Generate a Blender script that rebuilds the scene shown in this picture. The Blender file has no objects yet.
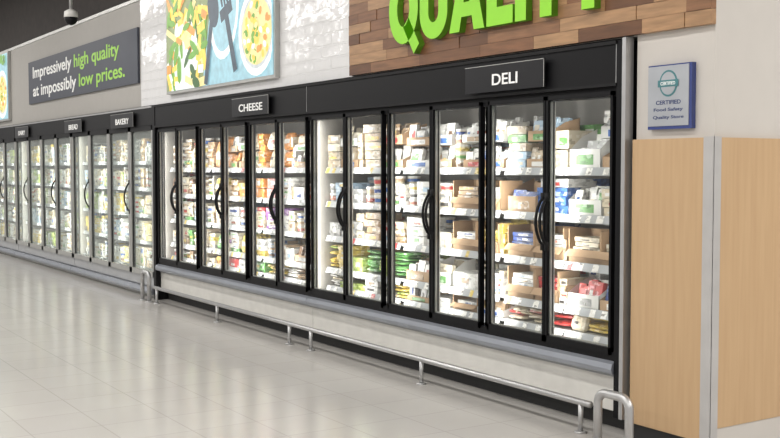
import bpy, math, random
from mathutils import Matrix, Vector
random.seed(7)
R = random.Random(41)
sc = bpy.context.scene
sc.view_settings.view_transform = 'Standard'
col = sc.collection

# ------------------------------------------------------------ materials
def mat(name, c, rough=.5, metal=0., noise=.05, emis=0., scale=8., spec=.5):
    m = bpy.data.materials.new(name); m.use_nodes = True
    nt = m.node_tree; b = nt.nodes['Principled BSDF']
    b.inputs['Roughness'].default_value = rough
    b.inputs['Metallic'].default_value = metal
    b.inputs['Specular IOR Level'].default_value = spec
    tc = nt.nodes.new('ShaderNodeTexCoord'); n = nt.nodes.new('ShaderNodeTexNoise')
    n.inputs['Scale'].default_value = scale
    nt.links.new(tc.outputs['Object'], n.inputs['Vector'])
    r = nt.nodes.new('ShaderNodeValToRGB')
    r.color_ramp.elements[0].position = .3; r.color_ramp.elements[1].position = .7
    r.color_ramp.elements[0].color = (*[x*(1-noise) for x in c], 1)
    r.color_ramp.elements[1].color = (*[min(1, x*(1+noise)) for x in c], 1)
    nt.links.new(n.outputs['Fac'], r.inputs['Fac'])
    nt.links.new(r.outputs['Color'], b.inputs['Base Color'])
    if emis > 0:
        nt.links.new(r.outputs['Color'], b.inputs['Emission Color'])
        b.inputs['Emission Strength'].default_value = emis
    return m

def printed(name, c, amt=.5, scale=28.):
    """packaging print: base colour broken up by small label-like cells"""
    m = bpy.data.materials.new(name); m.use_nodes = True
    nt = m.node_tree; b = nt.nodes['Principled BSDF']
    b.inputs['Roughness'].default_value = .4
    tc = nt.nodes.new('ShaderNodeTexCoord')
    mp = nt.nodes.new('ShaderNodeMapping'); mp.inputs['Scale'].default_value = (1, 1, 1.8)
    v = nt.nodes.new('ShaderNodeTexVoronoi'); v.distance = 'CHEBYCHEV'
    v.inputs['Scale'].default_value = scale
    nt.links.new(tc.outputs['Object'], mp.inputs['Vector'])
    nt.links.new(mp.outputs['Vector'], v.inputs['Vector'])
    sp = nt.nodes.new('ShaderNodeSeparateColor'); nt.links.new(v.outputs['Color'], sp.inputs['Color'])
    r = nt.nodes.new('ShaderNodeValToRGB'); r.color_ramp.interpolation = 'CONSTANT'
    e = r.color_ramp.elements
    e[0].position = 0; e[0].color = (*c, 1)
    e[1].position = .58; e[1].color = (*[x*(1-amt*.55) for x in c], 1)
    k = e.new(.72); k.color = (*[x+(1-x)*amt*.5 for x in c], 1)
    k = e.new(.86); k.color = (*[x*(1-amt) for x in c], 1)
    nt.links.new(sp.outputs['Red'], r.inputs['Fac'])
    nt.links.new(r.outputs['Color'], b.inputs['Base Color'])
    return m

M_black = mat('black_enamel', (.006, .006, .007), .45, spec=.18)
M_blackm = mat('black_matte', (.009, .009, .010), .6, spec=.25)
M_steel = mat('brushed_steel', (.50, .50, .50), .38, .75)
M_bump = mat('bumper_aluminium', (.32, .34, .38), .35, .4)
M_white = mat('white_enamel', (.70, .69, .66), .4)
M_kick = mat('kick_panel_cream', (.66, .65, .61), .45)
M_inner = mat('case_liner', (.30, .285, .26), .5)
M_shelf = mat('shelf_wire_white', (.38, .37, .35), .4)
M_rail = mat('price_rail', (.36, .37, .38), .3)
M_tagw = printed('price_tags', (.72, .70, .65), .6, 40)
M_alu = mat('aluminium_frame', (.46, .46, .44), .35, .5)
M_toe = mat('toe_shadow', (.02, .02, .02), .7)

def glass(name, tint, haze, refl=.85):
    m = bpy.data.materials.new(name); m.use_nodes = True
    nt = m.node_tree; nt.nodes.clear()
    o = nt.nodes.new('ShaderNodeOutputMaterial'); t = nt.nodes.new('ShaderNodeBsdfTransparent')
    t.inputs[0].default_value = (*tint, 1)
    g = nt.nodes.new('ShaderNodeBsdfGlossy'); g.inputs['Roughness'].default_value = .03
    lw = nt.nodes.new('ShaderNodeLayerWeight'); lw.inputs['Blend'].default_value = .5
    p = nt.nodes.new('ShaderNodeMath'); p.operation = 'POWER'; p.inputs[1].default_value = 4.2
    q = nt.nodes.new('ShaderNodeMath'); q.operation = 'MULTIPLY_ADD'; q.inputs[1].default_value = refl; q.inputs[2].default_value = .06
    nt.links.new(lw.outputs['Facing'], p.inputs[0]); nt.links.new(p.outputs[0], q.inputs[0])
    mx = nt.nodes.new('ShaderNodeMixShader')
    nt.links.new(q.outputs[0], mx.inputs[0]); nt.links.new(t.outputs[0], mx.inputs[1]); nt.links.new(g.outputs[0], mx.inputs[2])
    d = nt.nodes.new('ShaderNodeBsdfDiffuse'); d.inputs[0].default_value = (.75, .82, .78, 1)
    m2 = nt.nodes.new('ShaderNodeMixShader'); m2.inputs[0].default_value = haze
    nt.links.new(mx.outputs[0], m2.inputs[1]); nt.links.new(d.outputs[0], m2.inputs[2])
    nt.links.new(m2.outputs[0], o.inputs[0])
    return m
M_glass = glass('door_glass', (.95, .97, .96), .01)
M_glassh = glass('hazed_door_glass', (.88, .95, .91), .16)  # washed-out reflection haze mixed in as a pale diffuse colour

# ------------------------------------------------------------ mesh builder
class MB:
    def __init__(s): s.v = []; s.f = []; s.m = []; s.mats = []
    def mi(s, m):
        if m not in s.mats: s.mats.append(m)
        return s.mats.index(m)
    def add(s, vs, fs, m, M=None):
        o = len(s.v)
        if M is not None: vs = [tuple(M @ Vector(p)) for p in vs]
        s.v += vs; k = s.mi(m)
        for f in fs: s.f.append([i+o for i in f]); s.m.append(k)
    def box(s, x0, x1, y0, y1, z0, z1, m, M=None):
        vs = [(x0,y0,z0),(x1,y0,z0),(x1,y1,z0),(x0,y1,z0),(x0,y0,z1),(x1,y0,z1),(x1,y1,z1),(x0,y1,z1)]
        s.add(vs, [(0,3,2,1),(4,5,6,7),(0,1,5,4),(1,2,6,5),(2,3,7,6),(3,0,4,7)], m, M)
    def lathe(s, prof, m, M=None, n=12):
        vs = []; fs = []
        for r, z in prof:
            for i in range(n):
                a = 2*math.pi*i/n; vs.append((r*math.cos(a), r*math.sin(a), z))
        for j in range(len(prof)-1):
            for i in range(n):
                fs.append((j*n+i, j*n+(i+1) % n, (j+1)*n+(i+1) % n, (j+1)*n+i))
        fs.append(tuple(reversed(range(n)))); fs.append(tuple((len(prof)-1)*n+i for i in range(n)))
        s.add(vs, fs, m, M)
    def tube(s, pts, r, m, n=10):
        pts = [Vector(p) for p in pts]; vs = []; fs = []
        up0 = None
        for i, p in enumerate(pts):
            t = (pts[min(i+1, len(pts)-1)]-pts[max(i-1, 0)]).normalized()
            if up0 is None:
                up0 = Vector((0,0,1)) if abs(t.z) < .9 else Vector((1,0,0))
            a = (up0 - t*up0.dot(t)).normalized(); b = t.cross(a); up0 = a
            for k in range(n):
                th = 2*math.pi*k/n; vs.append(tuple(p+a*r*math.cos(th)+b*r*math.sin(th)))
        for j in range(len(pts)-1):
            for k in range(n):
                fs.append((j*n+k, j*n+(k+1) % n, (j+1)*n+(k+1) % n, (j+1)*n+k))
        fs.append(tuple(reversed(range(n)))); fs.append(tuple((len(pts)-1)*n+i for i in range(n)))
        s.add(vs, fs, m)
    def prismx(s, prof, x0, x1, m):
        n = len(prof)
        vs = [(x0, y, z) for y, z in prof]+[(x1, y, z) for y, z in prof]
        fs = [(i, (i+1) % n, n+(i+1) % n, n+i) for i in range(n)]+[tuple(reversed(range(n))), tuple(range(n, 2*n))]
        s.add(vs, fs, m)
    def polyxz(s, pts, y, th, m):
        """flat polygon in XZ facing -Y with thickness"""
        n = len(pts)
        vs = [(x, y, z) for x, z in pts]+[(x, y+th, z) for x, z in pts]
        fs = [tuple(range(n)), tuple(reversed(range(n, 2*n)))]+[(i, n+i, n+(i+1) % n, (i+1) % n) for i in range(n)]
        s.add(vs, fs, m)
    def pillow(s, w, d, h, m, M):
        nu, nv = 10, 6; vs = []; fs = []
        def se(c, p): return math.copysign(abs(c)**p, c)
        for j in range(nv+1):
            ph = -math.pi/2+math.pi*j/nv
            for i in range(nu):
                th = 2*math.pi*i/nu
                vs.append((w/2*se(math.cos(th), .45)*se(math.cos(ph), .35), d/2*se(math.sin(th), .9)*math.cos(ph), h/2+h/2*se(math.sin(ph), .6)))
        for j in range(nv):
            for i in range(nu):
                fs.append((j*nu+i, j*nu+(i+1) % nu, (j+1)*nu+(i+1) % nu, (j+1)*nu+i))
        s.add(vs, fs, m, M)
    def build(s, name, parent=None, smooth=False):
        me = bpy.data.meshes.new(name); me.from_pydata(s.v, [], s.f)
        for m in s.mats: me.materials.append(m)
        me.polygons.foreach_set('material_index', s.m)
        if smooth: me.polygons.foreach_set('use_smooth', [True]*len(s.f))
        me.update(); me.validate()
        o = bpy.data.objects.new(name, me); col.objects.link(o)
        if parent: o.parent = parent
        return o

def textmesh(body, name, m, x0, x1, z0, z1, y, th=.004, off=0., parent=None, shear=0., keep=False):
    cu = bpy.data.curves.new(name, 'FONT'); cu.body = body; cu.size = 1; cu.offset = off; cu.shear = shear
    cu.extrude = .01
    o = bpy.data.objects.new(name+'_tmp', cu); col.objects.link(o)
    bpy.context.view_layer.update()
    dg = bpy.context.evaluated_depsgraph_get()
    me = bpy.data.meshes.new_from_object(o.evaluated_get(dg)); bpy.data.objects.remove(o)
    xs = [v.co.x for v in me.vertices]; ys = [v.co.y for v in me.vertices]
    ax, bx, ay, by = min(xs), max(xs), min(ys), max(ys)
    for v in me.vertices:
        X = x0+(v.co.x-ax)/(bx-ax)*(x1-x0); Z = z0+(v.co.y-ay)/(by-ay)*(z1-z0)
        v.co = (X, y-(th if v.co.z > 0 else 0), Z)
    me.materials.clear(); me.materials.append(m)
    t = bpy.data.objects.new(name, me); col.objects.link(t)
    if parent: t.parent = parent
    return t
def textwidth(body, off=0.):
    cu = bpy.data.curves.new('w', 'FONT'); cu.body = body; cu.size = 1; cu.offset = off
    o = bpy.data.objects.new('w', cu); col.objects.link(o); bpy.context.view_layer.update()
    w = o.dimensions.x; bpy.data.objects.remove(o); return w

def empty(name, loc=(0, 0, 0)):
    e = bpy.data.objects.new(name, None); e.location = loc; col.objects.link(e); return e

def simple(name, *boxes, parent=None):
    b = MB()
    for bx in boxes: b.box(*bx)
    return b.build(name, parent)

# ------------------------------------------------------------ room
def brickmat(name, c1, c2, mortar, w, h, ms, rough, axes='XZ', offset=.5, bias=0., bump=0.):
    m = bpy.data.materials.new(name); m.use_nodes = True
    nt = m.node_tree; b = nt.nodes['Principled BSDF']; b.inputs['Roughness'].default_value = rough
    tc = nt.nodes.new('ShaderNodeTexCoord'); s = nt.nodes.new('ShaderNodeSeparateXYZ'); c = nt.nodes.new('ShaderNodeCombineXYZ')
    nt.links.new(tc.outputs['Object'], s.inputs[0])
    nt.links.new(s.outputs[axes[0]], c.inputs['X']); nt.links.new(s.outputs[axes[1]], c.inputs['Y'])
    br = nt.nodes.new('ShaderNodeTexBrick'); br.offset = offset
    br.inputs['Scale'].default_value = 1; br.inputs['Brick Width'].default_value = w; br.inputs['Row Height'].default_value = h
    br.inputs['Mortar Size'].default_value = ms; br.inputs['Mortar Smooth'].default_value = .1; br.inputs['Bias'].default_value = bias
    br.inputs['Color1'].default_value = (*c1, 1); br.inputs['Color2'].default_value = (*c2, 1); br.inputs['Mortar'].default_value = (*mortar, 1)
    nt.links.new(c.outputs[0], br.inputs['Vector'])
    if bump:
        bp = nt.nodes.new('ShaderNodeBump'); bp.invert = True; bp.inputs['Strength'].default_value = bump; bp.inputs['Distance'].default_value = .006
        n = nt.nodes.new('ShaderNodeTexNoise'); n.inputs['Scale'].default_value = 6; nt.links.new(c.outputs[0], n.inputs['Vector'])
        ad = nt.nodes.new('ShaderNodeMath'); ad.operation = 'ADD'
        nt.links.new(br.outputs['Fac'], ad.inputs[0]); nt.links.new(n.outputs['Fac'], ad.inputs[1])
        nt.links.new(ad.outputs[0], bp.inputs['Height']); nt.links.new(bp.outputs['Normal'], b.inputs['Normal'])
    return m, nt, br, b
M_floor, nt, br, b = brickmat('floor_tile', (.56, .54, .51), (.54, .52, .49), (.455, .44, .41), .40, .40, .004, .18, 'YX', 0.)
n = nt.nodes.new('ShaderNodeTexNoise'); n.inputs['Scale'].default_value = 1.3; n.inputs['Detail'].default_value = 6
tcn = nt.nodes.new('ShaderNodeTexCoord'); nt.links.new(tcn.outputs['Object'], n.inputs['Vector'])
rr = nt.nodes.new('ShaderNodeValToRGB'); rr.color_ramp.elements[0].color = (.94, .94, .94, 1); rr.color_ramp.elements[1].color = (1, 1, 1, 1)
rr.color_ramp.elements[0].position = .35; rr.color_ramp.elements[1].position = .65
mx = nt.nodes.new('ShaderNodeMixRGB'); mx.blend_type = 'MULTIPLY'; mx.inputs[0].default_value = 1
nt.links.new(n.outputs['Fac'], rr.inputs[0]); nt.links.new(br.outputs['Color'], mx.inputs[1]); nt.links.new(rr.outputs[0], mx.inputs[2])
nt.links.new(mx.outputs[0], b.inputs['Base Color'])
M_subway = brickmat('subway_tile', (.35, .34, .325), (.31, .30, .29), (.14, .135, .13), .30, .10, .009, .10, 'XZ', .5, bump=.9)[0]
M_paint = mat('wall_paint', (.37, .355, .33), .6, noise=.02)
M_wallw = mat('wall_paint_white', (.57, .54, .50), .55, noise=.015)
M_dark = mat('dark_bulkhead', (.028, .022, .019), .8, noise=.2)
def woodmat(name, axes, c1, c2, stretch):
    m = bpy.data.materials.new(name); m.use_nodes = True
    nt = m.node_tree; b = nt.nodes['Principled BSDF']; b.inputs['Roughness'].default_value = .45
    tc = nt.nodes.new('ShaderNodeTexCoord'); mp = nt.nodes.new('ShaderNodeMapping'); mp.inputs['Scale'].default_value = stretch
    n = nt.nodes.new('ShaderNodeTexNoise'); n.inputs['Scale'].default_value = 4; n.inputs['Detail'].default_value = 5
    r = nt.nodes.new('ShaderNodeValToRGB'); r.color_ramp.elements[0].position = .3; r.color_ramp.elements[1].position = .7
    r.color_ramp.elements[0].color = (*c1, 1); r.color_ramp.elements[1].color = (*c2, 1)
    nt.links.new(tc.outputs['Object'], mp.inputs[0]); nt.links.new(mp.outputs[0], n.inputs['Vector'])
    nt.links.new(n.outputs['Fac'], r.inputs[0]); nt.links.new(r.outputs[0], b.inputs['Base Color'])
    return m
M_lam = woodmat('maple_laminate', 'XZ', (.50, .33, .18), (.55, .375, .21), (9, 9, .5))

simple('floor', (-32, 7, -10, 5, -.1, 0, M_floor))
simple('ceiling', (-32, 7, -10, 5, 4.8, 4.9, M_dark))
simple('wall_back', (-32, -4.12, .86, .96, 0, 4.8, M_paint))
# bulkhead above the cases
simple('wall_bulkhead', (-32, -12.0, .0, .86, 2.22, 3.5, M_paint), (-12.0, -7.15, 0, .86, 2.22, 3.5, M_subway), (-7.15, -4.12, 0, .86, 2.22, 3.5, M_paint),
       (-32, -4.12, .02, .86, 3.5, 4.8, M_dark))
simple('trim_1', (-32, -7.2, -.012, 0, 3.46, 3.50, M_alu))
simple('wall_right', (-4.12, -3.59, 0, 5, 0, 4.8, M_wallw))
# laminate wainscot on the column
simple('trim_2', (-4.12, -3.62, -.03, 0, .09, 1.655, M_lam))
simple('trim_3', (-3.59, -3.56, .015, 4.9, .165, 1.655, M_lam))
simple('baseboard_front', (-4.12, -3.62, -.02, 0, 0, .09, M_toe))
simple('baseboard_right', (-3.59, -3.565, .015, 4.9, 0, .165, M_wallw))
M_guard = mat('corner_guard_grey', (.50, .49, .48), .35, .2)
simple('trim_4', (-3.625, -3.555, -.036, -.030, 0, 1.66, M_guard), (-3.559, -3.553, -.036, .015, 0, 1.66, M_guard), (-3.62, -3.558, -.03, .0, 1.64, 1.66, M_guard))

# ------------------------------------------------------------ products
def PC(n, c, a=.45, s=30.): return printed('pack_'+n, c, a, s)
P = dict(white=PC('white', (.60, .59, .56), .4), cream=PC('cream', (.56, .49, .36), .4), beige=PC('beige', (.42, .34, .24)),
         kraft=mat('cardboard', (.38, .25, .145), .8, noise=.1), tan=PC('tan', (.36, .25, .15)), yellow=PC('yellow', (.60, .44, .09)),
         orange=PC('orange', (.55, .22, .05)), red=PC('red', (.45, .045, .04)), pink=PC('pink', (.52, .20, .18)),
         green=PC('green', (.11, .28, .08)), lime=PC('lime', (.33, .42, .10)), blue=PC('blue', (.05, .13, .38)),
         navy=PC('navy', (.02, .05, .20)), ltblue=PC('ltblue', (.32, .43, .54)), brown=PC('brown', (.16, .09, .05)),
         black=PC('black', (.04, .035, .03), .3), purple=PC('purple', (.18, .06, .24)), grey=PC('grey', (.30, .30, .29)),
         plain=mat('plastic_white', (.64, .63, .60), .35), meat=PC('meat', (.40, .15, .10), .5, 45))
def T(x, y, z, rz=0, rx=0): return Matrix.Translation((x, y, z)) @ Matrix.Rotation(rz, 4, 'Z') @ Matrix.Rotation(rx, 4, 'X')
CONTR = dict(white=['blue', 'grey', 'green', 'tan', 'navy', 'ltblue', 'black', 'tan', 'red', 'brown', 'yellow', 'meat'], cream=['red', 'green', 'brown', 'blue', 'white', 'tan', 'black'], plain=['grey', 'ltblue', 'cream'])
def label(mb, w, h, c, M):
    k = R.choice(CONTR.get(c, ['white', 'white', 'cream', 'yellow', 'plain']))
    lw = w*R.uniform(.25, .65); lh = h*R.uniform(.25, .5); cx = w*R.uniform(-.12, .12); z0 = h*R.uniform(.12, .4)
    mb.box(cx-lw/2, cx+lw/2, -.0015, .0, z0, min(z0+lh, h*.95), P[k], M)
def shelf_fill(mb, x0, x1, y, z, H, kinds, cols, full=.85):
    x = x0
    while x < x1-.03:
        k = R.choice(kinds); c = R.choice(cols); h = H*R.uniform(full-.18, full)
        if x1-x < .13: k = 'stack'
        if k == 'stack':
            w = min(R.uniform(.15, .28), x1-x)
            if x1-x-w < .05: w = x1-x
            t = R.choice([.04, .055, .07, .095, .12]); n = max(1, int(h/t))
            for i in range(n):
                cc = c if R.random() < .8 else R.choice(cols)
                M = T(x+w/2+R.uniform(-.006, .006), y+R.uniform(0, .025), z+i*t, R.uniform(-.07, .07))
                mb.box(-w/2+.004, w/2-.004, 0, .2, 0, t*.93, P[cc], M)
                if R.random() < .8: label(mb, w, t*.93, cc, M)
            x += w+.006
        elif k == 'tray':
            w = min(R.uniform(.24, .34), x1-x)
            if x1-x-w < .07: w = x1-x
            tiers = max(1, int(h/.15)); TH = h/tiers
            for ti in range(tiers):
                zb = z+ti*TH; jx = R.uniform(-.004, .004); yy = y+R.uniform(0, .015)
                th = TH*R.uniform(.45, .65); kr = P['kraft'] if R.random() < .6 else P['plain']
                a, c9 = x+jx+.004, x+w+jx-.004
                mb.box(a, c9, yy, yy+.006, zb, zb+th*.7, kr); mb.box(a, c9, yy+.22, yy+.226, zb, zb+th*1.3, kr)
                for xx, f in ((a, (0, 1, 2, 3, 4)), (c9, (4, 3, 2, 1, 0))):
                    mb.add([(xx, yy, zb), (xx, yy+.226, zb), (xx, yy+.226, zb+th*1.5), (xx, yy+.1, zb+th*1.2), (xx, yy, zb+th*.7)], [f], kr)
                mb.box(a+w*.2, a+w*.75, yy-.0015, yy, zb+th*.12, zb+th*.5, P[R.choice(['white', 'grey', 'blue', 'green', 'tan', 'red'])])
                mb.box(a, c9, yy, yy+.226, zb, zb+.004, kr)
                n = R.randint(2, 4); pw = (w-.02)/n; c2 = c if R.random() < .6 else R.choice(cols)
                for i in range(n):
                    for j in range(4):
                        if j == 0 and R.random() < .25: continue
                        hh = min(TH*.97, R.uniform(.10, .17)); M = T(a+.006+pw*(i+.5), yy+.012+j*.05, zb+.005, R.uniform(-.08, .08), R.uniform(-.3, -.05))
                        mb.box(-pw*.46, pw*.46, 0, .028, 0, hh, P[c2], M); label(mb, pw*.9, hh, c2, M)
            x += w+.006
        elif k == 'open':   # open-front carton with packs lying inside
            w = min(R.uniform(.22, .3), x1-x); hh = min(h, .20)
            M = T(x, y+.01, z, R.uniform(-.08, .08)); kr = P['kraft']
            mb.box(0, w, .18, .186, 0, hh, kr, M); mb.box(0, .006, 0, .186, 0, hh, kr, M); mb.box(w-.006, w, 0, .186, 0, hh, kr, M)
            mb.box(0, w, 0, .006, 0, hh*.4, kr, M); mb.box(0, w, 0, .186, 0, .006, kr, M)
            mb.add([(0, 0, hh*.4), (w, 0, hh*.4), (w, -.04, hh*.2), (0, -.04, hh*.2)], [(0, 1, 2, 3)], kr, M)
            for i in range(int(hh*.75/.03)):
                M2 = M @ T(w*.5, .02, .008+i*.03, R.uniform(-.1, .1)); mb.box(-w*.4, w*.4, 0, .14, 0, .026, P[c], M2); label(mb, w*.7, .026, c, M2)
            x += w+.006
        elif k == 'tub':
            r = min(R.uniform(.05, .07), (x1-x)/2); t = R.uniform(.055, .085); n = max(1, int(h/t)); lid = R.choice(['plain', 'plain', 'plain', c])
            for i in range(n):
                for dy in (0, .14):
                    M = T(x+r+R.uniform(-.004, .004), y+r+dy, z+i*t)
                    mb.lathe([(r*.84, 0), (r*.93, t*.74)], P[c], M); mb.lathe([(r*.98, t*.74), (r*.98, t*.96), (r*.9, t*.97)], P[lid], M)
                    mb.lathe([(r*.885, t*.2), (r*.93, t*.6)], P[R.choice(CONTR['white'])], M)
            x += 2*r+.003
        elif k == 'bag':
            w = min(R.uniform(.15, .22), x1-x); tiers = max(1, int(h/.16)); TH = h/tiers
            for ti in range(tiers):
                hh = TH*1.02
                for j in range(3):
                    M = T(x+w/2+R.uniform(-.01, .01), y+.035+j*.06, z+ti*TH*.95, R.uniform(-.2, .2), R.uniform(-.3, 0))
                    mb.pillow(w*1.05, .06, hh*R.uniform(.88, 1), P[c], M)
                    if j == 0:
                        M2 = M @ Matrix.Translation((0, -.031, hh*.2)); label(mb, w*.9, hh*.55, c, M2)
            x += w
        elif k == 'flat':   # pouches lying in a heap
            w = min(R.uniform(.16, .24), x1-x); n = max(2, int(h/.026))
            for i in range(n):
                cc = c if R.random() < .8 else R.choice(cols)
                M = T(x+w/2+R.uniform(-.012, .012), y+.19+R.uniform(0, .03), z+.015+i*.024, R.uniform(-.25, .25), math.pi/2+R.uniform(-.1, .1))
                mb.pillow(w, .03, .19, P[cc], M)
            x += w+.002
        else:  # bottle
            r = R.uniform(.033, .045); hh = min(H*.93, R.uniform(.22, .29))
            for dy in (0, .1, .2):
                M = T(x+r, y+r+dy, z)
                mb.lathe([(r*.92, 0), (r, .01), (r, hh*.62), (r*.45, hh*.82), (r*.42, hh*.9)], P[c], M)
                mb.lathe([(r*.5, hh*.88), (r*.5, hh*.98)], P[R.choice(['white', 'red', 'blue', 'green'])], M)
                mb.lathe([(r*1.01, hh*.2), (r*1.01, hh*.5)], P[R.choice(['white', 'cream', c])], M)
            x += 2*r+.004

# ------------------------------------------------------------ refrigerated cases
ZB, ZT = .41, 1.93
SH = [.50, .655, .925, 1.215, 1.50]
def handle(mb, x, zc, h=.30, out=.062, m=M_blackm):
    pts = []
    for i in range(13):
        t = i/12; pts.append((x, -.035-out*math.sin(math.pi*t)**.7 if 0 < t < 1 else -.03, zc-h/2+h*t))
    mb.tube(pts, .0095, m, 8)
    mb.box(x-.012, x+.012, -.05, -.03, zc-h/2-.025, zc-h/2+.025, m); mb.box(x-.012, x+.012, -.05, -.03, zc+h/2-.025, zc+h/2+.025, m)

def led(x, z0, z1, y, power, parent, w=.05):
    L = bpy.data.lights.new('case_led', 'AREA'); L.shape = 'RECTANGLE'; L.size = w; L.size_y = z1-z0
    L.energy = power; L.color = (1, .98, .95)
    o = bpy.data.objects.new('case_led', L); o.location = (x, y, (z0+z1)/2)
    o.rotation_euler = (math.radians(90), 0, 0)   # -Z -> +Y
    col.objects.link(o); o.parent = parent
    return o

W = 1.199
def main_case(name, xa, npairs, ends, power):
    xb = xa+W*npairs
    b = MB()
    # carcass
    b.box(xa, xb, .80, .85, 0, 2.2, M_inner); b.box(xa, xb, .06, .80, .39, .41, M_inner); b.box(xa, xb, .10, .80, 1.98, 2.0, M_inner)
    b.box(xa, xa+.02, .06, .8, .1, 2.2, M_inner); b.box(xb-.02, xb, .06, .8, .1, 2.2, M_inner)
    b.box(xa, xb, .02, .80, 2.17, 2.2, M_black)
    body = b.build(name)
    h = MB()
    h.box(xa, xb, -.05, .06, 1.955, 2.205, M_black); h.box(xa, xb, -.06, -.05, 2.185, 2.205, M_blackm); h.box(xa, xb, -.02, .06, 1.90, 1.955, M_black)
    h.box(xa, xb, -.056, -.05, 1.955, 1.972, M_blackm)
    h.box(xb-.006, xb-.002, -.0515, -.05, 1.96, 2.2, M_steel)
    h.build('header', body)
    k = MB()
    k.box(xa, xb, -.03, .06, ZB, ZB+.05, M_black)
    k.prismx([(.02, .335), (-.035, .335), (-.06, .345), (-.068, .37), (-.06, .40), (-.03, .412), (.02, .412)], xa+.003, xb-.003, M_bump)
    k.box(xa+.003, xb-.003, 0, .03, .12, .335, M_kick); k.box(xa+.003, xb-.003, -.012, 0, .318, .335, M_rail)
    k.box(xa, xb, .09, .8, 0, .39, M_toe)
    k.build('base', body)
    d = MB(); g = MB(); hd = MB(); li = MB()
    for p in range(npairs):
        px = xa+p*W
        for j in range(2):
            x0 = px+.035+j*(W-.07)/2; x1 = x0+(W-.07)/2
            x0 += .004; x1 -= .004; s = .018
            d.box(x0, x0+s, -.04, 0, ZB+.035, ZT, M_black); d.box(x1-s, x1, -.04, 0, ZB+.035, ZT, M_black)
            d.box(x0, x1, -.04, 0, ZB+.035, ZB+.075, M_black); d.box(x0, x1, -.04, 0, ZT-.025, ZT, M_black)
            # slim bright spacer bar of the glazing unit
            e = .008
            d.box(x0+s, x0+s+e, -.02, -.005, ZB+.075, ZT-.025, M_alu); d.box(x1-s-e, x1-s, -.02, -.005, ZB+.075, ZT-.025, M_alu)
            d.box(x0+s, x1-s, -.02, -.005, ZB+.075, ZB+.083, M_alu)
            g.add([(x0+s, -.025, ZB+.075), (x1-s, -.025, ZB+.075), (x1-s, -.025, ZT-.025), (x0+s, -.025, ZT-.025)], [(0, 1, 2, 3)], M_glass)
            hx = x1-.014 if j == 0 else x0+.014
            handle(hd, hx, 1.175)
        # mullion behind & LED housings
        for xm in (px, px+W/2, px+W):
            a = max(xa, xm-.032); c = min(xb, xm+.032)
            if abs(xm-px-W/2) < .01: a, c = xm-.010, xm+.010
            d.box(a, c, .0, .025, ZB+.04, ZT, M_black)
            li.box(a+.002, c-.002, .025, .035, ZB+.06, ZT-.02, M_white)
    d.build('door_frames', body); g.build('door_glass', body); hd.build('door_handles', body, True); li.build('led_housings', body)
    s = MB()
    for z in SH:
        s.box(xa+.02, xb-.02, .13, .79, z-.018, z, M_shelf)
        for p in range(npairs):
            px = xa+p*W
            for j in range(2):
                x0 = px+.03+j*(W-.04)/2; x1 = x0+(W-.06)/2
                s.add([(x0, .105, z-.045), (x1, .105, z-.045), (x1, .125, z+.004), (x0, .125, z+.004)], [(0, 1, 2, 3)], M_rail)
                x = x0+R.uniform(0, .06)
                while x < x1-.07:
                    tw = R.uniform(.035, .06)
                    s.add([(x, .1035, z-.042), (x+tw, .1035, z-.042), (x+tw, .1215, z+.001), (x, .1215, z+.001)], [(0, 1, 2, 3)],
                          R.choice([M_tagw, M_tagw, M_tagw, P['yellow'] if R.random() < .3 else P['red'] if R.random() < .2 else M_tagw]))
                    x += tw+R.uniform(.02, .12)
    s.build('shelves', body)
    for p in range(npairs+1):
        x = xa+p*W
        f = 1.
        if p == 0: x = xa+.05; f = .4
        if p == npairs: x = xb-.05; f = .4
        led(x, ZB+.06, ZT-.02, .037, power*f, body)
    for p in range(npairs):
        led(xa+(p+.5)*W, ZB+.06, ZT-.02, .037, power*.8, body, .02)
    return body

def fill_case(name, xa, specs):
    mb = MB()
    for p, spec in enumerate(specs):
        for j in range(2):
            x0 = xa+p*W+.024+j*(W/2-.012); x1 = x0+W/2-.03
            for i, z in enumerate(SH):
                top = (SH[i+1]-.045) if i < 4 else 1.88
                if i == 0: top = SH[1]-.03
                kinds, cols = spec[j][i]
                shelf_fill(mb, x0, x1, .135, z, top-z, kinds, cols, .96)
                shelf_fill(mb, x0, x1, .42, z, top-z, [q for q in kinds if q in ('stack', 'tub')] or ['stack'], cols, .98)
    return mb.build(name)

XA = -11.42; XM = XA+3*W
main_case('refrigerated_display_case', XA, 3, None, 7)
main_case('refrigerated_display_case', XM, 3, None, 8)

S, Y_, B, TR, F, O, BO = 'stack', 'tub', 'bag', 'tray', 'flat', 'open', 'bottle'
def same(kinds, cols): return [(kinds, cols)]*5
p1 = [same([BO, S, Y_], ['beige', 'tan', 'brown', 'grey', 'cream', 'green']), same([BO, S, Y_], ['cream', 'beige', 'grey', 'yellow', 'tan', 'grey'])]
p2a = [([B, S], ['yellow', 'white', 'orange', 'red']), ([S, B], ['white', 'cream', 'green', 'purple']), ([S, F], ['white', 'ltblue', 'pink', 'cream']), ([S, B], ['yellow', 'white', 'orange', 'tan']), ([B, TR], ['orange', 'yellow', 'white', 'cream'])]
p2 = [p2a, [([S, B], ['yellow', 'green', 'white']), ([S, B], ['lime', 'yellow', 'white', 'red']), ([Y_, S], ['white', 'cream', 'red']), ([S, Y_], ['yellow', 'cream', 'white', 'orange']), ([B, TR], ['tan', 'orange', 'cream', 'beige'])]]
p3 = [[([S, F], ['white', 'cream', 'yellow']), ([S, Y_], ['white', 'ltblue', 'tan']), ([S, Y_], ['white', 'cream', 'purple']), ([Y_, S], ['white', 'pink', 'tan']), ([B, S], ['orange', 'beige', 'cream', 'white'])],
      [([S, F], ['cream', 'white', 'tan']), ([S, TR], ['white', 'cream', 'brown']), ([Y_, S], ['white', 'cream']), ([Y_, S], ['white', 'white', 'tan']), ([TR, S], ['tan', 'white', 'cream'])]]
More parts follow.
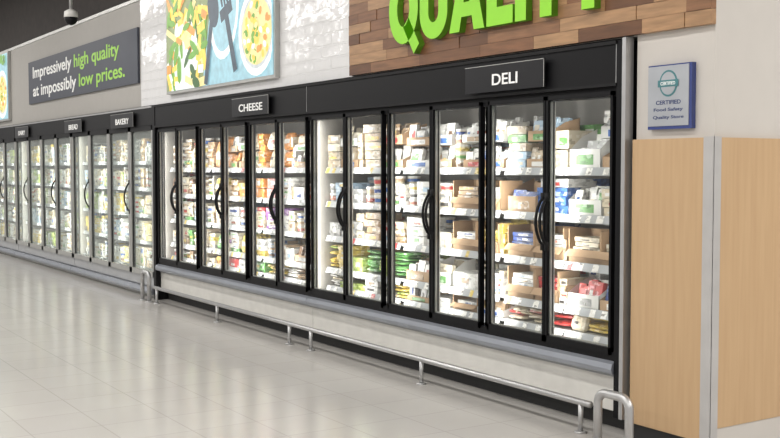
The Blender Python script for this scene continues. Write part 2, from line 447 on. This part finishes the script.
p4 = [[([S, F], ['white', 'lime', 'cream']), ([S, F], ['lime', 'white', 'yellow']), ([S, Y_], ['white', 'cream', 'grey']), ([Y_, S], ['white', 'ltblue', 'grey']), ([S, TR], ['white', 'cream', 'beige'])],
      [([S, F], ['lime', 'white', 'yellow', 'cream']), ([F, F, S], ['lime', 'yellow', 'lime', 'green']), ([S, Y_], ['white', 'cream', 'tan']), ([Y_], ['white', 'cream', 'white']), ([TR, S], ['cream', 'white', 'beige', 'tan'])]]
p5 = [[([TR, S], ['white', 'cream', 'tan']), ([S, TR], ['white', 'cream', 'white']), ([S, TR], ['white', 'cream', 'brown']), ([S, Y_], ['white', 'cream', 'black']), ([TR, O], ['beige', 'white', 'tan', 'orange'])],
      [([O, TR], ['cream', 'tan', 'white']), ([S, Y_], ['white', 'cream', 'white']), ([TR, O, S], ['yellow', 'white', 'tan']), ([TR, O, Y_], ['white', 'brown', 'white', 'tan']), ([TR, Y_], ['white', 'grey', 'cream', 'pink'])]]
p6 = [[([F, TR], ['red', 'pink', 'white', 'cream']), ([F, O], ['red', 'tan', 'cream', 'white']), ([TR, O, S], ['navy', 'white', 'blue', 'tan']), ([S, TR], ['navy', 'blue', 'blue', 'white']), ([TR, S], ['ltblue', 'green', 'white', 'beige', 'cream'])],
      [([B, F], ['yellow', 'white', 'cream']), ([TR, TR, F], ['red', 'white', 'pink', 'navy']), ([B, Y_, O], ['white', 'white', 'grey', 'cream']), ([S, TR, Y_], ['white', 'cream', 'blue', 'grey']), ([TR, S], ['lime', 'yellow', 'ltblue', 'white', 'grey'])]]
fill_case('packaged_cheese', XA, [p1, p2, p3])
fill_case('packaged_deli_food', XM, [p4, p5, p6])

# end trims of the main run
simple('case_end_trim', (XM+3*W, XM+3*W+.05, -.05, .06, .10, 2.205, M_black), (XM+3*W+.05, XM+3*W+.078, -.06, .0, .10, 2.215, M_steel))
simple('case_end_panel', (XA-.075, XA-.004, -.055, .8, .0, 2.205, M_black))

# header signs
M_plate = mat('sign_plate', (.014, .014, .016), .3, spec=.3)
M_txt = mat('sign_lettering', (.85, .85, .83), .5, emis=.15)
def header_sign(word, x0, x1, wtxt):
    x0 += .1; x1 += .1
    p = simple('category_sign', (x0, x1, -.085, -.075, 1.985, 2.155, M_plate), (x0+.05, x0+.08, -.075, -.06, 2.0, 2.14, M_blackm), (x1-.08, x1-.05, -.075, -.06, 2.0, 2.14, M_blackm),
               (x0, x1, -.087, -.085, 2.151, 2.155, M_alu), (x1-.004, x1, -.087, -.085, 1.985, 2.155, M_alu))
    c = (x0+x1)/2+.02
    textmesh(word, 'lettering', M_txt, c-wtxt/2, c+wtxt/2, 2.025, 2.095, -.085, .003, .012, p)
header_sign('DELI', -5.67, -4.89, .25)
header_sign('CHEESE', -9.36, -8.58, .50)
header_sign('BAKERY', -12.98, -12.15, .48)
header_sign('BREAD', -15.0, -14.2, .42)
header_sign('DAIRY', -17.85, -17.02, .42)
header_sign('SNACKS', -20.2, -19.4, .46)

# ------------------------------------------------------------ left row of cases (taller doors)
def tall_case(name, xa, xb, dw):
    b = MB()
    b.box(xa, xb, .80, .85, 0, 2.2, M_inner); b.box(xa, xb, .06, .80, .20, .22, M_inner); b.box(xa, xb, .06, .8, 2.05, 2.2, M_inner)
    b.box(xa, xa+.02, .05, .8, 0, 2.2, M_inner); b.box(xb-.02, xb, .05, .8, 0, 2.2, M_inner)
    body = b.build(name)
    h = MB(); h.box(xa, xb, -.05, .06, 1.99, 2.205, M_black); h.box(xa, xb, -.06, -.05, 2.185, 2.205, M_steel); h.build('header', body)
    k = MB(); k.box(xa, xb, -.02, .06, .13, .25, M_rail); k.box(xa, xb, .02, .06, 0, .13, M_kick)
    k.prismx([(.0, .05), (-.07, .05), (-.085, .08), (-.07, .12), (0, .12)], xa, xb, M_bump); k.build('base', body)
    n = round((xb-xa)/dw); d = MB(); g = MB(); hd = MB(); s = MB(); pr = MB()
    for i in range(n):
        x0 = xa+i*dw+.004; x1 = x0+dw-.008; t = .045
        d.box(x0, x0+t, -.045, 0, .25, 1.99, M_alu); d.box(x1-t, x1, -.045, 0, .25, 1.99, M_alu)
        d.box(x0, x1, -.045, 0, .25, .31, M_alu); d.box(x0, x1, -.045, 0, 1.93, 1.99, M_black)
        d.box(x0+t, x0+t+.012, -.03, 0, .31, 1.93, M_blackm); d.box(x1-t-.012, x1-t, -.03, 0, .31, 1.93, M_blackm)
        g.add([(x0+t, -.02, .31), (x1-t, -.02, .31), (x1-t, -.02, 1.93), (x0+t, -.02, 1.93)], [(0, 1, 2, 3)], M_glassh)
        if i % 2 == 0: handle(hd, x1-.02, 1.15, .36, .07)
        for z in (.30, .62, .94, 1.26, 1.58):
            s.box(x0, x1, .12, .79, z-.018, z, M_shelf); s.box(x0+.03, x1-.03, .10, .12, z-.04, z+.004, M_rail)
            zz = 1.9 if z > 1.5 else z+.28
            pal = R.choice([['white', 'cream', 'yellow', 'ltblue'], ['white', 'cream', 'lime'], ['white', 'grey', 'cream', 'tan'], ['yellow', 'white', 'cream'], ['white', 'ltblue', 'cream']])
            shelf_fill(pr, x0+.02, x1-.02, .13, z, zz-z, [R.choice([S, Y_, BO]), S], pal, .97)
        led(x0 if i else x0+.05, .3, 1.93, .05, 7.5 if i else 3.5, body)
    d.build('door_frames', body); g.build('door_glass', body); hd.build('door_handles', body, True); s.build('shelves', body)
    pr.build('chilled_packages')
tall_case('glass_door_cooler', -11.51-4*.8, -11.51, .8)
tall_case('glass_door_cooler', -11.51-8*.8-.02, -11.51-4*.8-.02, .8)
tall_case('glass_door_cooler', -11.51-12*.8-.04, -11.51-8*.8-.04, .8)

# ------------------------------------------------------------ guard rail and bollards
rl = MB(); ry = -.17
rl.tube([(-11.20, ry, .175), (-4.28, ry, .175)], .019, M_steel, 12)
for x in (-11.1, -9.45, -7.93, -7.55, -5.95, -4.36):
    rl.tube([(x, ry, 0), (x, ry, .17)], .015, M_steel, 10); rl.lathe([(.035, 0), (.035, .008), (.02, .012)], M_steel, T(x, ry, 0), 14)
rl.build('floor_guard_rail', None, True)
def bollard(x0, x1, y, top):
    m = MB(); r = .06; pts = [(x0, y, 0)]
    for i in range(7):
        a = math.pi-math.pi/2*i/6; pts.append((x0+r+r*math.cos(a), y, top-r+r*math.sin(a)))
    for i in range(7):
        a = math.pi/2-math.pi/2*i/6; pts.append((x1-r+r*math.cos(a), y, top-r+r*math.sin(a)))
    pts.append((x1, y, 0)); m.tube(pts, .024, M_steel, 14)
    for x in (x0, x1): m.lathe([(.045, 0), (.045, .01), (.03, .014)], M_steel, T(x, y, 0), 16)
    m.build('cart_guard_bollard', None, True)
bollard(-4.09, -3.86, -.3, .30)
bollard(-11.50, -11.28, -.19, .33)

# ------------------------------------------------------------ wood sign with green letters
bm = MB(); tones = []
for i, c in enumerate([(.13, .055, .022), (.20, .09, .04), (.30, .16, .075), (.38, .22, .11), (.23, .11, .05), (.17, .075, .032)]):
    tones.append(woodmat('plank_%d' % i, 'XZ', [q*.75 for q in c], [q*1.2 for q in c], (1.2, 6, 9)))
z = 2.225; row = 0
while z < 3.4:
    hh = .078; x = -7.15-R.uniform(0, .5)
    while x < -3.59:
        L = R.uniform(.25, .75); a = max(x, -7.15); c = min(x+L, -3.585)
        if c-a > .01: bm.box(a, c-.002, -.035-R.choice([0, .004]), -.0, z, z+hh-.002, R.choice(tones))
        x += L
    z += hh
sign = bm.build('wood_plank_sign')
M_green = mat('green_letter_face', (.25, .62, .02), .4, emis=.12, noise=.03)
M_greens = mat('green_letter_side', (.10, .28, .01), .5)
def arc(cx, cy, rx, ry, a0, a1, n=20): return [(cx+rx*math.cos(math.radians(a0+(a1-a0)*i/n)), cy+ry*math.sin(math.radians(a0+(a1-a0)*i/n))) for i in range(n+1)]
def glyph(ch):
    if ch == 'Q': return [[arc(.5, .5, .5, .53, 0, 360, 32)[:-1], arc(.5, .5, .21, .27, 0, 360, 24)[:-1]], [[(.50, .22), (.68, .36), (1.04, -.06), (.86, -.20)]]], 1.0
    if ch == 'U': return [[[(0, 1), (0, .36)]+arc(.44, .36, .44, .39, 180, 360)[1:]+[(.88, 1), (.60, 1), (.60, .36)]+arc(.44, .36, .16, .15, 360, 180)[1:]+[(.28, 1)]]], .88
    if ch == 'A': return [[[(0, 0), (.36, 1), (.66, 1), (1.02, 0), (.72, 0), (.66, .2), (.36, .2), (.30, 0)], [(.42, .40), (.60, .40), (.51, .72)]]], 1.02
    if ch == 'L': return [[[(0, 0), (0, 1), (.28, 1), (.28, .24), (.70, .24), (.70, 0)]]], .70
    if ch == 'I': return [[[(0, 0), (0, 1), (.28, 1), (.28, 0)]]], .28
    if ch == 'T': return [[[(.28, 0), (.28, .76), (0, .76), (0, 1), (.84, 1), (.84, .76), (.56, .76), (.56, 0)]]], .84
    if ch == 'Y': return [[[(.34, 0), (.34, .38), (0, 1), (.32, 1), (.48, .64), (.64, 1), (.96, 1), (.62, .38), (.62, 0)]]], .96
HGT = .47; total = sum(glyph(c)[1] for c in 'QUALITY')+.06*6; sx = 2.25/total; cx = -6.49; CX0 = cx
word = empty('quality_letter_sign', (cx, -.06, 2.40))
for ch in 'QUALITY':
    parts, adv = glyph(ch)
    for part in parts:
        cu = bpy.data.curves.new('l', 'CURVE'); cu.dimensions = '2D'; cu.fill_mode = 'BOTH'; cu.extrude = .025
        for lp in part:
            sp = cu.splines.new('POLY'); sp.points.add(len(lp)-1); sp.use_cyclic_u = True
            for q, (u, v) in enumerate(lp): sp.points[q].co = (u*sx, v*HGT, 0, 1)
        o = bpy.data.objects.new('tmp', cu); col.objects.link(o); bpy.context.view_layer.update()
        me = bpy.data.meshes.new_from_object(o.evaluated_get(bpy.context.evaluated_depsgraph_get())); bpy.data.objects.remove(o)
        for v in me.vertices: v.co = (v.co.x, -v.co.z, v.co.y)
        me.update(); me.materials.clear(); me.materials.append(M_green); me.materials.append(M_greens)
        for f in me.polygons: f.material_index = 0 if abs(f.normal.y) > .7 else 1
        lo = bpy.data.objects.new('letter_'+ch.lower(), me); lo.location = (cx-CX0, -.004, 0); lo.parent = word; col.objects.link(lo)
    cx += (adv+.06)*sx

# ------------------------------------------------------------ slogan banner
M_ban = mat('banner_slate', (.045, .052, .072), .5)
ban = simple('slogan_banner', (-17.05, -12.03, -.03, -.002, 2.50, 3.15, M_ban))
M_bw = mat('banner_white', (.8, .8, .78), .5, emis=.1); M_bg = mat('banner_green', (.32, .60, .08), .5, emis=.1)
def line(a, bb, x0, x1, z0, z1, za=0):
    wa, wb, wt = textwidth(a, .015), textwidth(bb, .015), textwidth(a+' '+bb, .015); k = (x1-x0)/wt
    textmesh(a, 'lettering', M_bw, x0, x0+wa*k, z0, z1, -.03, .003, .015, ban)
    textmesh(bb, 'lettering', M_bg, x1-wb*k, x1, z0, z1, -.03, .003, .015, ban)
line('Impressively', 'high quality', -16.78, -12.68, 2.83, 3.06)
line('at impossibly', 'low prices.', -16.78, -12.48, 2.55, 2.78)

# ------------------------------------------------------------ food posters
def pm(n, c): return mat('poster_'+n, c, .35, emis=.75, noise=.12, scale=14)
PM = dict(bg=pm('teal', (.25, .42, .48)), white=pm('white', (.66, .69, .66)), yel=pm('yellow', (.70, .48, .08)), crm=pm('cream', (.62, .54, .25)), org=pm('orange', (.55, .24, .05)),
          grn=pm('green', (.12, .28, .04)), dg=pm('dark_green', (.04, .10, .03)), slate=pm('slate', (.04, .06, .08)), gry=pm('grey', (.42, .45, .46)), red=pm('red', (.5, .07, .04)), wood=pm('wood', (.18, .22, .10)))
def ell(cx, cz, rx, rz, a=0, n=24):
    ca, sa = math.cos(a), math.sin(a)
    return [(cx+rx*math.cos(t)*ca-rz*math.sin(t)*sa, cz+rx*math.cos(t)*sa+rz*math.sin(t)*ca) for t in [2*math.pi*i/n for i in range(n)]]
def rect(cx, cz, w, h, a): 
    ca, sa = math.cos(a), math.sin(a)
    return [(cx+u*ca-v*sa, cz+u*sa+v*ca) for u, v in ((-w/2, -h/2), (w/2, -h/2), (w/2, h/2), (-w/2, h/2))]
def poster(name, x0, x1, z0, z1):
    b = MB(); b.box(x0-.03, x1+.03, -.05, -.003, z0-.03, z1+.03, M_alu); b.box(x0, x1, -.055, -.05, z0, z1, PM['bg'])
    w = x1-x0; h = z1-z0; L = [0]
    def put(pts, m):
        L[0] += 1
        pts = [(min(max(x, x0), x1), min(max(zz, z0), z1)) for x, zz in pts]
        b.polyxz(pts, -.0555-L[0]*.00012, .0001, PM[m])
    q = random.Random(5)
    def U(u, v): return x0+u*w, z0+v*h
    put([U(0, 0), U(.38, 0), U(.50, 1), U(0, 1)], 'wood'); put([U(0.05, .0), U(.30, .0), U(.40, .6), U(.1, .65)], 'white')
    for i in range(85):
        u, v = q.uniform(.02, .42), q.uniform(.04, .96); x, zz = U(u, v); c = q.choice(['yel', 'crm', 'yel', 'org', 'grn', 'crm', 'white', 'dg', 'grn', 'grn', 'dg'])
        if c in ('grn', 'dg'): put(ell(x, zz, q.uniform(.08, .16), q.uniform(.03, .06), q.uniform(0, 3), 10), c)
        else: put(rect(x, zz, q.uniform(.12, .3), q.uniform(.05, .10), q.uniform(-1.3, 1.3)), c)
    put(ell(*U(.60, .62), w*.13, h*.42, -.2), 'white'); put(ell(*U(.60, .62), w*.11, h*.35, -.2), 'bg')
    # utensils
    put(ell(*U(.50, .68), .13, .20, .3), 'slate'); put(rect(*U(.455, .30), .09, .66, -.25), 'slate')
    put(rect(*U(.66, .34), .09, .6, .35), 'slate')
    for k in (-.10, -.035, .03, .095): put(rect(U(.605, 0)[0]+k, U(0, .80)[1], .036, .32, .35), 'slate')
    put(rect(U(.62, 0)[0], U(0, .62)[1], .28, .12, .35), 'slate')
    put(ell(*U(.88, .38), w*.15, h*.37), 'white'); put(ell(*U(.88, .38), w*.13, h*.31), 'gry'); put(ell(*U(.88, .38), w*.12, h*.28), 'crm')
    for i in range(60):
        a = q.uniform(0, 6.3); r = q.random()**.5; x, zz = U(.88+.105*r*math.cos(a), .38+.25*r*math.sin(a)); put(ell(x, zz, .04, .028, q.uniform(0, 3), 8), q.choice(['yel', 'yel', 'crm', 'grn', 'org', 'white']))
    for i in range(10): put(ell(*U(q.uniform(.68, .98), q.uniform(.85, .98)), .08, .04, q.uniform(0, 3), 10), q.choice(['grn', 'dg', 'grn']))
    b.build(name)
poster('food_photo_poster', -11.02, -8.44, 2.33, 3.43)
poster('food_photo_poster', -21.0, -18.35, 2.33, 3.43)

# ------------------------------------------------------------ certificate plaque
M_pf = mat('plaque_blue', (.05, .07, .22), .2); M_pi = mat('plaque_silver', (.42, .44, .47), .3, .2)
M_ink = mat('plaque_ink', (.04, .06, .16), .5)
pl = MB(); pl.box(-4.01, -3.71, -.03, -.0, 1.705, 2.045, M_pf); pl.box(-4.006, -3.728, -.034, -.03, 1.722, 2.038, M_pi)
M_seal = mat('seal_teal', (.06, .20, .22), .4)
SX = -3.865
pl.polyxz(ell(SX, 1.945, .062, .07), -.0355, .0015, M_seal); pl.polyxz(ell(SX, 1.945, .052, .06), -.037, .0015, M_pi); pl.polyxz(rect(SX, 1.945, .14, .036, 0), -.0385, .0015, M_seal)
plq = pl.build('certificate_plaque')
textmesh('CERTIFIED', 'lettering', M_txt, SX-.05, SX+.05, 1.936, 1.954, -.0386, .001, .01, plq)
for i, (t, w2) in enumerate((('CERTIFIED', .17), ('Food Safety', .2), ('Quality Store', .21))):
    textmesh(t, 'lettering', M_ink, SX-w2/2, SX+w2/2, 1.835-i*.04, 1.857-i*.04, -.034, .001, .02, plq)

# ------------------------------------------------------------ hanging dome camera
dm = MB(); X, Y, Z = -13.07, -.5, 3.35
dm.tube([(X, Y, 4.8), (X, Y, Z+.08)], .02, M_steel, 10)
dm.lathe([(.03, .10), (.08, .07), (.085, .0)], M_white, T(X, Y, Z), 20)
dm.lathe([(.012, -.095), (.05, -.08), (.075, -.04), (.082, 0)], M_black, T(X, Y, Z), 20)
dm.build('dome_security_camera', None, True)

# ------------------------------------------------------------ lights
pts = [(x, y, 130) for y in (-2.6, -5.6, -8.4) for x in (-26, -19, -12, -5, 2)]+[(1.2, 2.4, 420)]  # last one, with its housing, is added to brighten the column's right face
for x, y, en in pts:
    f = MB(); f.box(x-2.6, x+2.6, y-.12, y+.12, 4.62, 4.80, M_white); f.build('ceiling_or_fill_light')
    L = bpy.data.lights.new('lamp', 'AREA'); L.shape = 'RECTANGLE'; L.size = 5.2; L.size_y = .24; L.energy = en; L.color = (1, .97, .935)
    o = bpy.data.objects.new('ceiling_or_fill_lamp', L); o.location = (x, y, 4.61); col.objects.link(o)
w = bpy.data.worlds.new('world'); sc.world = w; w.use_nodes = True
nt = w.node_tree; bg = nt.nodes['Background']; bg.inputs[0].default_value = (1, .98, .955, 1); bg.inputs[1].default_value = .43

# ------------------------------------------------------------ camera
cam = bpy.data.cameras.new('camera'); cam.sensor_width = 36; cam.lens = 1050/780*36
co = bpy.data.objects.new('camera', cam); col.objects.link(co); co.location = (0, -4.277, 1.5)
th = math.atan(679/1050); ph = math.atan(51/1050)
fw = Vector((-math.cos(th)*math.cos(ph), math.sin(th)*math.cos(ph), -math.sin(ph)))
co.rotation_euler = fw.to_track_quat('-Z', 'Y').to_euler()
cam.clip_end = 200
sc.camera = co
